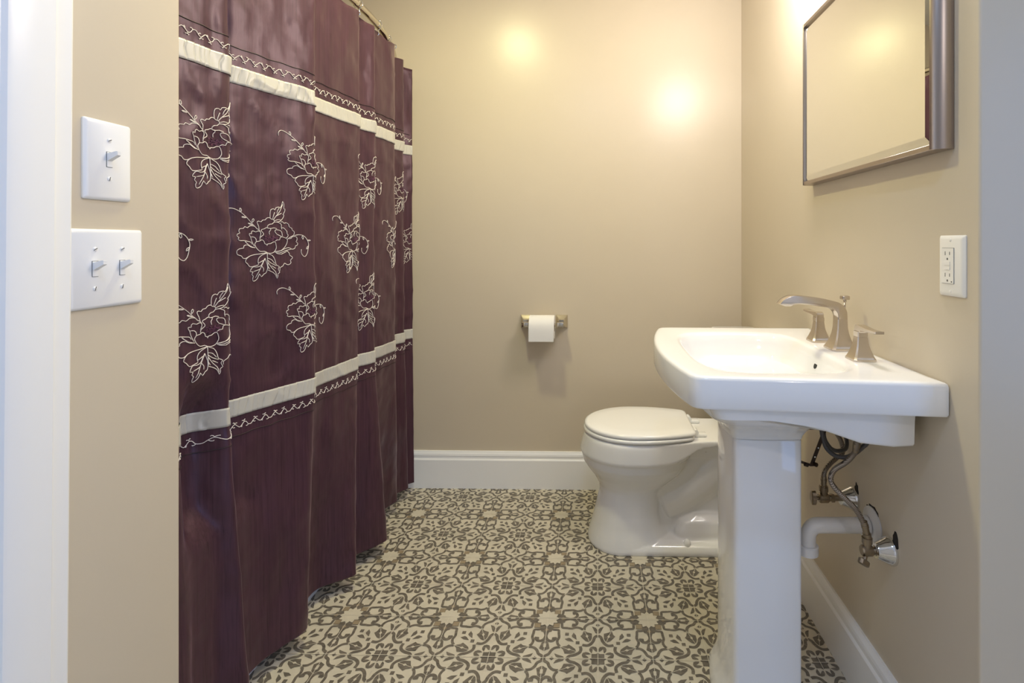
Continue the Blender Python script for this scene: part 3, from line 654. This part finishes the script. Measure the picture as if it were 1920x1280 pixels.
for s in (1,-1):
    for du,h in ((.0062,.0036),(-.0062,.0030)): obj('socket_slot',prism_on(PR,rect(uc+du,zc_+s*.0205+.003,.0007,h),T+.0012,T+.0019),M['led'],rcp)
    g_=[(uc+.0017*math.cos(a),zc_+s*.0205-.0075+.0020*math.sin(a)) for a in (0,.5,1.0,1.57,2.1,2.6,PI)]+[(uc-.0017,zc_+s*.0205-.0095),(uc+.0017,zc_+s*.0205-.0095)]
    obj('ground_hole',prism_on(PR,g_,T+.0012,T+.0019),M['led'],rcp)
for dz in (.0042,-.0042): obj('test_button',prism_on(PR,rect(uc,zc_+dz,.0074,.0034),T+.0012,T+.0026),M['outlet_plastic'],rcp)
obj('indicator_light',prism_on(PR,rect(uc-.0115,zc_-.0300,.0012,.0012),T+.0012,T+.0020),M['led'],rcp)
for s in (1,-1):
    m=MB(); m.lathe([(-.0005,.0032),(.0004,.0032),(.0010,.0020)],PR(1.0025,zc_+s*.0485,T),(-1,0,0),14); obj('screw',m,M['outlet_plastic'],ou)
# ---------------------------------------------------------------- shower curtain
ZH,ZTOP=.049,1.957
HOOK_Y=[1.205,1.36,1.505,1.66,1.80,1.975,2.112,2.29]
def top_z(y):
    d=min(abs(y-h) for h in HOOK_Y); return ZTOP-.011*min(1,(d/.07))**1.3
def wrinkle(t,z,y,x):
    p=Vector((y*6.0,z*4.2,1.7)); a=noise.noise(p)*.5+noise.noise(Vector((y*17,z*9,5.1)))*.28+noise.noise(Vector((y*40,z*3,9.3)))*.10
    c=1-abs(noise.noise(Vector((y*9+z*5,z*7-y*3,3.3))))*2
    k=1.0 if .76<z<1.60 else .45
    f=noise.noise(Vector((y*15,z*.7,21.0)))*.6+noise.noise(Vector((y*34,z*1.1,33.0)))*.3
    return (.0070*a+.0045*max(0,c)**3)*k+.0085*f
def cpoint(t,z,off=0.0,cache={}):
    y,x=curtain_xy(t,z)
    ya,xa=curtain_xy(max(0,t-.03),z); yb,xb=curtain_xy(min(NT,t+.03),z)
    n=Vector((yb-ya,-(xb-xa),0)); n=n.normalized() if n.length>1e-9 else Vector((1,0,0))
    d=wrinkle(t,z,y,x)+off
    zz=z
    if z>1.90: zz=z-(ZTOP-top_z(y))*sstep(1.90,ZTOP,z)
    return Vector((x,y,zz))+n*d
cur=thing('shower_curtain','dark plum shower curtain with cream ribbons and embroidered peonies, hanging over the tub','shower curtain',(-.87,1.7,ZH))
NTS=NT*9; ts=[NT*i/NTS for i in range(NTS+1)]
zs=[ZH,ZH+.004,ZH+.02]+[ZH+.02+(1.60-ZH-.02)*k/110 for k in range(1,111)]+[1.60+(ZTOP-1.60)*k/24 for k in range(1,25)]
def sheet(t_list,z_list,off,m=None,smooth=True):
    mb=MB(); rows=[[cpoint(t,z,off) for t in t_list] for z in z_list]
    mb.loft(rows,False,False,closed=False); return mb
f=sheet(ts,zs,0.0)
pan=obj('fabric_panel',f,M['fabric'],cur,sharp=None,recalc=False)
so=pan.modifiers.new('cloth_thickness','SOLIDIFY'); so.thickness=.0012; so.offset=-1
U=_AT[-1]
def band(name,z0,z1,lab):
    n=int(U/.0019); mb=MB(); rows=[]
    zz=[z0+(z1-z0)*k/8 for k in range(9)]
    rnd=random.Random(int(z0*1000)); ph=[rnd.uniform(-1,1) for _ in range(n+4)]
    for q,z in enumerate(zz):
        row=[]
        for i in range(n+1):
            u=U*i/n; fr=(u/.0185+.45*math.sin(u*31)+.3*math.sin(u*83)+.25*math.sin(z*60+u*7))%1.0; pl=.0021*(fr**.8-.5)-.0012*(1 if fr<.12 else 0)
            e=.25 if q in (0,8) else (.75 if q in (1,7) else 1.0)
            row.append(cpoint(t_of_u(u),z,.0028+pl*(1 if 0<q<8 else .8)))
        rows.append(row)
    mb.loft(rows,False,False,closed=False)
    b=obj(name,mb,M['ribbon'],cur,sharp=None,recalc=False); b['label']=lab
    s=b.modifiers.new('ribbon_thickness','SOLIDIFY'); s.thickness=.0008; s.offset=-1
band('ribbon_band',1.552,1.596,'upper cream pleated ribbon'); band('ribbon_band',.711,.755,'lower cream pleated ribbon')
def thread(mb,pts,r,mat_i=0,off=.0018,n=5,maxstep=.012):
    """pts: (u,z) on the cloth"""
    seg=[]; P=[]
    for i,(u,z) in enumerate(pts):
        if i:
            u0,z0=pts[i-1]; d=math.hypot(u-u0,z-z0); k=max(1,int(d/maxstep))
            for q in range(1,k): P.append((u0+(u-u0)*q/k,z0+(z-z0)*q/k))
        P.append((u,z))
    run=[]
    for u,z in P+[(-1,0)]:
        if 0.002<u<U-.002: run.append(cpoint(t_of_u(u),z,off))
        else:
            if len(run)>1: mb.tube(run,r,n,mat_i)
            run=[]
def seam(z,name):
    mb=MB(); thread(mb,[(u*.008,z+.0012*math.sin(u*.7)) for u in range(1,int(U/.008))],.0012,0,.001); obj(name,mb,M['seam'],cur,sharp=None)
seam(1.644,'seam'); seam(.662,'seam')
def vine(z,flip,lab):
    mb=MB(); per=.056; k=0; u=.004
    while u<U:
        s=flip
        w=[(0,0),(.009,.005),(.018,.001),(.026,-.005),(.034,-.003),(.040,.004),(.050,.005),(.058,-.001),(.066,-.005),(.074,0)]
        thread(mb,smooth_path([(u+a*.757,z+s*b) for a,b in w],3),.00095)
        for bx,bz,dx,dz in ((.018,.001,-.002,.0055),(.026,-.007,-.0045,-.002),(.026,-.007,.002,-.004),(.040,.004,-.005,.003),(.058,-.001,.0045,.004),(.066,-.006,-.003,-.004),(.066,-.006,.005,-.002)):
            thread(mb,smooth_path([(u+bx*.757,z+s*bz),(u+bx*.757+dx*.3,z+s*(bz+dz*.7)),(u+bx*.757+dx,z+s*(bz+dz)),(u+bx*.757+dx*1.25,z+s*(bz+dz*.6))],2),.0009)
        u+=per
    o=obj('vine_embroidery',mb,M['thread'],cur,sharp=None); o['label']=lab
vine(1.620,1,'cream vine stitching above the upper ribbon'); vine(.686,-1,'cream vine stitching below the lower ribbon')
PEONY=[
 [(-78,300),(-84,258),(-55,222),(0,210),(60,225),(130,262),(190,310),(250,365),(300,420),(350,470)],
 [(118,250),(108,222),(112,203),(128,215),(132,245),(118,250)],[(200,330),(165,332),(136,322),(170,318),(200,330)],[(290,395),(288,365),(305,340),(316,362),(290,395)],[(300,430),(260,422),(230,405),(265,410),(300,430)],
 [(930,570),(1000,555),(1080,565),(1130,600),(1162,645),(1180,700),(1170,780),(1150,850),(1112,890),(1072,872),(1046,825),(1050,778)],
 [(1075,570),(1060,590),(1078,624),(1090,600),(1075,570)],[(1160,640),(1190,632),(1218,640),(1185,650),(1160,640)],[(1178,730),(1150,745),(1140,775),(1165,762),(1178,730)],
 [(545,325),(540,260),(555,200),(600,185),(620,200),(640,165),(690,155),(710,165),(740,110),(755,65),(775,110),(770,175),(790,175),(780,220),(750,265),(770,265),(745,320),(690,365),(640,375)],
 [(580,330),(600,270),(615,235)],[(590,345),(640,285),(700,215),(750,110)],[(650,250),(665,205),(690,170)],[(625,295),(690,262),(728,242)],[(610,360),(660,340),(708,338)],
 [(385,500),(375,440),(355,390),(375,370),(410,380),(430,355),(470,350),(490,325),(530,315),(560,335),(600,345),(605,375)],
 [(510,470),(505,435),(540,410),(575,405),(600,380),(650,375),(690,390),(718,410),(715,450),(725,480)],
 [(710,375),(740,365),(765,390),(800,380),(840,400),(850,440),(885,460),(890,490),(925,510),(920,560),(900,575),(820,620)],
 [(725,455),(760,460),(790,490),(808,510),(805,540),(825,560),(815,595),(790,605)],
 [(350,480),(330,450),(290,440),(250,445),(220,470),(180,455),(160,480),(110,485),(95,520),(110,545),(75,560),(70,590),(95,605),(80,630),(110,650),(160,648),(230,660),(270,670),(290,700)],
 [(390,520),(370,510),(340,525),(300,510),(280,530),(285,550),(250,550),(255,575),(270,600),(280,640),(300,690),(320,730)],[(275,595),(320,600),(345,630),(345,660)],
 [(395,640),(400,600),(440,570),(445,545),(415,510),(420,490),(455,480),(490,460),(520,470),(560,470),(600,462),(645,475)],[(392,605),(408,545),(385,500),(352,478)],
 [(532,560),(527,520),(550,492),(548,475)],[(640,555),(625,535),(612,510),(625,490),(660,490),(700,500),(720,530),(722,580)],[(640,555),(690,578),(720,592)],
 [(325,700),(335,680),(352,660),(390,655),(420,635),(450,655),(460,690),(485,700),(490,720),(500,695),(540,690),(570,670),(610,665),(630,710),(635,760),(600,815),(540,830),(490,820),(450,800),(390,800),(345,750),(325,700)],
 [(610,655),(640,635),(680,635),(690,600),(720,590),(760,600),(800,615),(820,640),(805,700),(770,750),(710,795),(620,805)],
 [(820,620),(880,610),(890,590),(940,580),(975,600),(975,640),(960,660),(990,685),(980,715),(950,725),(945,755),(910,775),(880,770)],
 [(615,810),(700,800),(770,770),(840,750),(885,770)],[(620,820),(700,825),(790,795),(880,775)],[(640,830),(720,845),(820,800)],
 [(820,800),(850,830),(860,865),(895,885),(900,910),(870,940),(880,975),(850,1005),(810,1000),(775,980),(750,1020),(700,1045),(698,1088)],
 [(330,745),(270,740),(220,710),(180,710),(150,730),(150,750),(100,760),(65,790),(75,840),(130,860),(150,890),(190,895),(240,865),(310,845),(400,835),(480,820)],
 [(310,845),(250,860),(200,900),(185,940),(215,970),(240,1005),(270,1015),(330,1000),(360,990)],[(330,750),(250,720),(180,660)],
 [(490,825),(420,850),(370,890),(355,940),(365,985)],
 [(455,900),(430,940),(400,1000),(345,1020),(300,1015),(270,1040),(250,1080),(290,1085),(275,1120),(300,1145),(290,1180),(300,1215),(330,1210),(360,1180),(385,1120),(415,1160),(455,1120),(480,1110),(495,1060),(490,990),(455,900)],
 [(455,900),(410,1000),(380,1070),(330,1170)],[(300,1080),(350,1065),(390,1050)],[(360,965),(430,930)],[(410,1010),(440,1050),(435,1090)],
 [(490,825),(495,900),(500,980),(505,1060)],
 [(510,835),(570,860),(605,900),(625,950),(640,1000),(690,1030),(668,1060),(690,1110),(660,1130),(665,1160),(655,1200),(630,1150),(600,1120),(570,1100),(530,1080),(505,1070)],
 [(500,900),(560,920),(615,980)],[(505,960),(560,1040),(620,1100),(650,1170)],[(500,930),(560,975),(640,1012)],[(560,1010),(630,1052)],[(505,1020),(530,1060)]]
PEONY_S=[smooth_path(p,2) for p in PEONY]
def peony(u0,z0,lab):
    k=.000186; mb=MB()
    for p in PEONY_S: thread(mb,[(u0+(x-490)*k,z0-(y-828)*k) for x,y in p],.00092,0,.0014,4,.008)
    rnd=random.Random(3)
    for i in range(46):
        x=rnd.uniform(455,640); y=rnd.uniform(575,660); a=rnd.uniform(-.6,.6)
        if 0.01<u0+(x-490)*k<U-.01: thread(mb,[(u0+(x-490)*k,z0-(y-828)*k),(u0+(x-490+26*math.cos(a))*k,z0-(y-828+26*math.sin(a))*k)],.0008,1,.0014,4)
    if mb.v:
        o=obj('peony_embroidery',mb,[M['thread'],M['plum_thread']],cur,sharp=None)
for u in (.2465,.6173,1.030,1.482): peony(u,1.345,'')
for u in (.068,.4747,.889,1.2734,1.622): peony(u,1.122,'')
for u in (.238,.6124,1.016): peony(u,.911,'')

# ---------------------------------------------------------------- curved rod and hooks
ZR=1.980
def rod_x(y): return -.829-.125*((y-1.85)/.60)**2*(1 if y>1.85 else .62)
rod=thing('shower_curtain_rod','curved polished nickel shower curtain rod above the plum curtain','curtain rod',(-.85,1.7,ZR))
ys=[YL+.002+(YB-.002-YL-.002)*k/40 for k in range(41)]
mb=MB(); mb.tube([(rod_x(y),y,ZR) for y in ys],.0125,16); obj('rod',mb,M['holder_metal'],rod)
for y,d in ((YL,1),(YB,-1)):
    mb=MB(); mb.lathe([(.0005,.034),(.006,.034),(.010,.026),(.022,.017),(.024,.013)],(rod_x(y),y,ZR),(0,d,0),24); obj('wall_flange',mb,M['holder_metal'],rod)
hl=['curtain hook nearest the camera, out of sight above the picture','','','','wire curtain hook highest in view on the rod','wire curtain hook in the middle of the three in view','wire curtain hook lowest in view, nearest the back wall','']
for h,y in enumerate(HOOK_Y):
    if h not in (4,5,6): continue
    c=Vector((rod_x(y),y,ZR)); yy,xx=curtain_xy(min(range(NT*40+1),key=lambda i:abs(curtain_xy(i/40,1.95)[0]-y)+(.02 if curtain_xy(i/40,1.95)[1]<rod_x(y)-.03 else 0))/40,1.95)
    t=thing('shower_curtain_hook',hl[h],'curtain hook',(c.x,y,ZR),'hooks on the curtain rod')
    R=.0165; ring=[(c.x+R*math.cos(a),y+.0006*math.sin(2*a),c.z+R*math.sin(a)) for a in [math.radians(v) for v in range(-60,241,15)]]
    gx=xx+.0005; gz=ZTOP-.010
    tail=[(c.x*.5+gx*.5+.004,y-.001,c.z-.022),(gx+.005,y-.002,gz+.008),(gx+.007,y-.002,gz-.002),(gx+.002,y-.002,gz-.008)]
    mb=MB(); mb.tube(smooth_path(list(reversed(ring))[0:]+[],1),.0016,8); obj('ring',mb,M['chrome'],t)
    mb=MB(); mb.tube(smooth_path([ring[0]]+tail,5),.0017,8); obj('hook_end',mb,M['chrome'],t)
    for a in (60,90,120):
        q=math.radians(a); mb=MB(); bm=bmesh.new(); bmesh.ops.create_icosphere(bm,subdivisions=2,radius=.0034,matrix=Matrix.Translation((c.x+R*math.cos(q),y,c.z+R*math.sin(q)))); mb.from_bm(bm); obj('roller_ball',mb,M['chrome'],t)

# ---------------------------------------------------------------- bathtub behind the curtain
tb=thing('bathtub','white bathtub behind the plum curtain, its apron showing under the hem','bathtub',(-1.31,1.7,0))
X0t,X1t,Y0t,Y1t,zt=-1.695,-.922,.958,2.445,.435
mb=MB()
mb.loft([rrect(X0t,X1t,Y0t,Y1t,.004,0),rrect(X0t,X1t,Y0t,Y1t,.004,zt-.02),rrect(X0t+.004,X1t-.006,Y0t+.004,Y1t-.004,.006,zt-.004),rrect(X0t+.012,X1t-.014,Y0t+.012,Y1t-.012,.01,zt),
 rrect(X0t+.08,X1t-.075,Y0t+.10,Y1t-.10,.10,zt),rrect(X0t+.09,X1t-.085,Y0t+.11,Y1t-.11,.10,zt-.012),rrect(X0t+.13,X1t-.13,Y0t+.17,Y1t-.25,.12,.12),rrect(X0t+.19,X1t-.19,Y0t+.25,Y1t-.34,.12,.075)],True,True)
obj('tub_shell',mb,M['acrylic'],tb,sharp=40)
# power factor and colour of each lamp
PA=(1.08,1.0,.93,.50); PB=(1.0,.22,.34,.56); PV=(2.0,1.0,.93,.88); PW=(.90,.18,.40,.92); PH=(1.0,.80,.72,.68)
# ---------------------------------------------------------------- light: daylight window behind, warm lamps in the room
def area(name,loc,target,size,power,col,shape='DISK',sy=None,spread=None):
    l=bpy.data.lights.new(name,'AREA'); l.shape=shape; l.size=size
    if sy: l.size_y=sy
    l.energy=power; l.color=col
    if spread: l.spread=spread
    o=bpy.data.objects.new(name,l); COL.objects.link(o); o.location=loc
    d=Vector(target)-Vector(loc); o.rotation_euler=d.to_track_quat('-Z','Y').to_euler(); return o
def bulb(name,loc,r,power,col):
    l=bpy.data.lights.new(name,'POINT'); l.shadow_soft_size=r; l.energy=power; l.color=col
    o=bpy.data.objects.new(name,l); COL.objects.link(o); o.location=loc; return o
area('ceiling_lamp',(-.50,1.55,2.435),(-.50,1.55,0),.14,10*PA[0],PA[1:])
area('hall_ceiling_lamp',(0.0,.15,2.435),(0.0,.15,0),.14,10*PB[0],PB[1:])
for y in (1.32,1.58): bulb('vanity_bulb',(.52,y,2.06),.10,5*PV[0],PV[1:])
area('window_daylight',(1.715,(WX0+WX1)/2,(WZ0+WZ1)/2),(0,(WX0+WX1)/2,(WZ0+WZ1)/2),WX1-WX0,20*PW[0],PW[1:],'RECTANGLE',WZ1-WZ0)
area('rear_hall_lamp',(.95,-1.5,2.435),(.95,-1.5,0),.16,10*PH[0],PH[1:])
w=bpy.data.worlds.new('world'); scene.world=w; w.use_nodes=True
w.node_tree.nodes['Background'].inputs[0].default_value=(.75,.86,1.0,1); w.node_tree.nodes['Background'].inputs[1].default_value=.3
vs=scene.view_settings; vs.view_transform='Standard'; vs.look='None'; vs.gamma=1.0; vs.exposure=0.22; vs.use_curve_mapping=False
scene.cycles.max_bounces=10; scene.cycles.diffuse_bounces=6; scene.cycles.glossy_bounces=5
scene.cycles.use_denoising=True; scene.cycles.sample_clamp_indirect=6
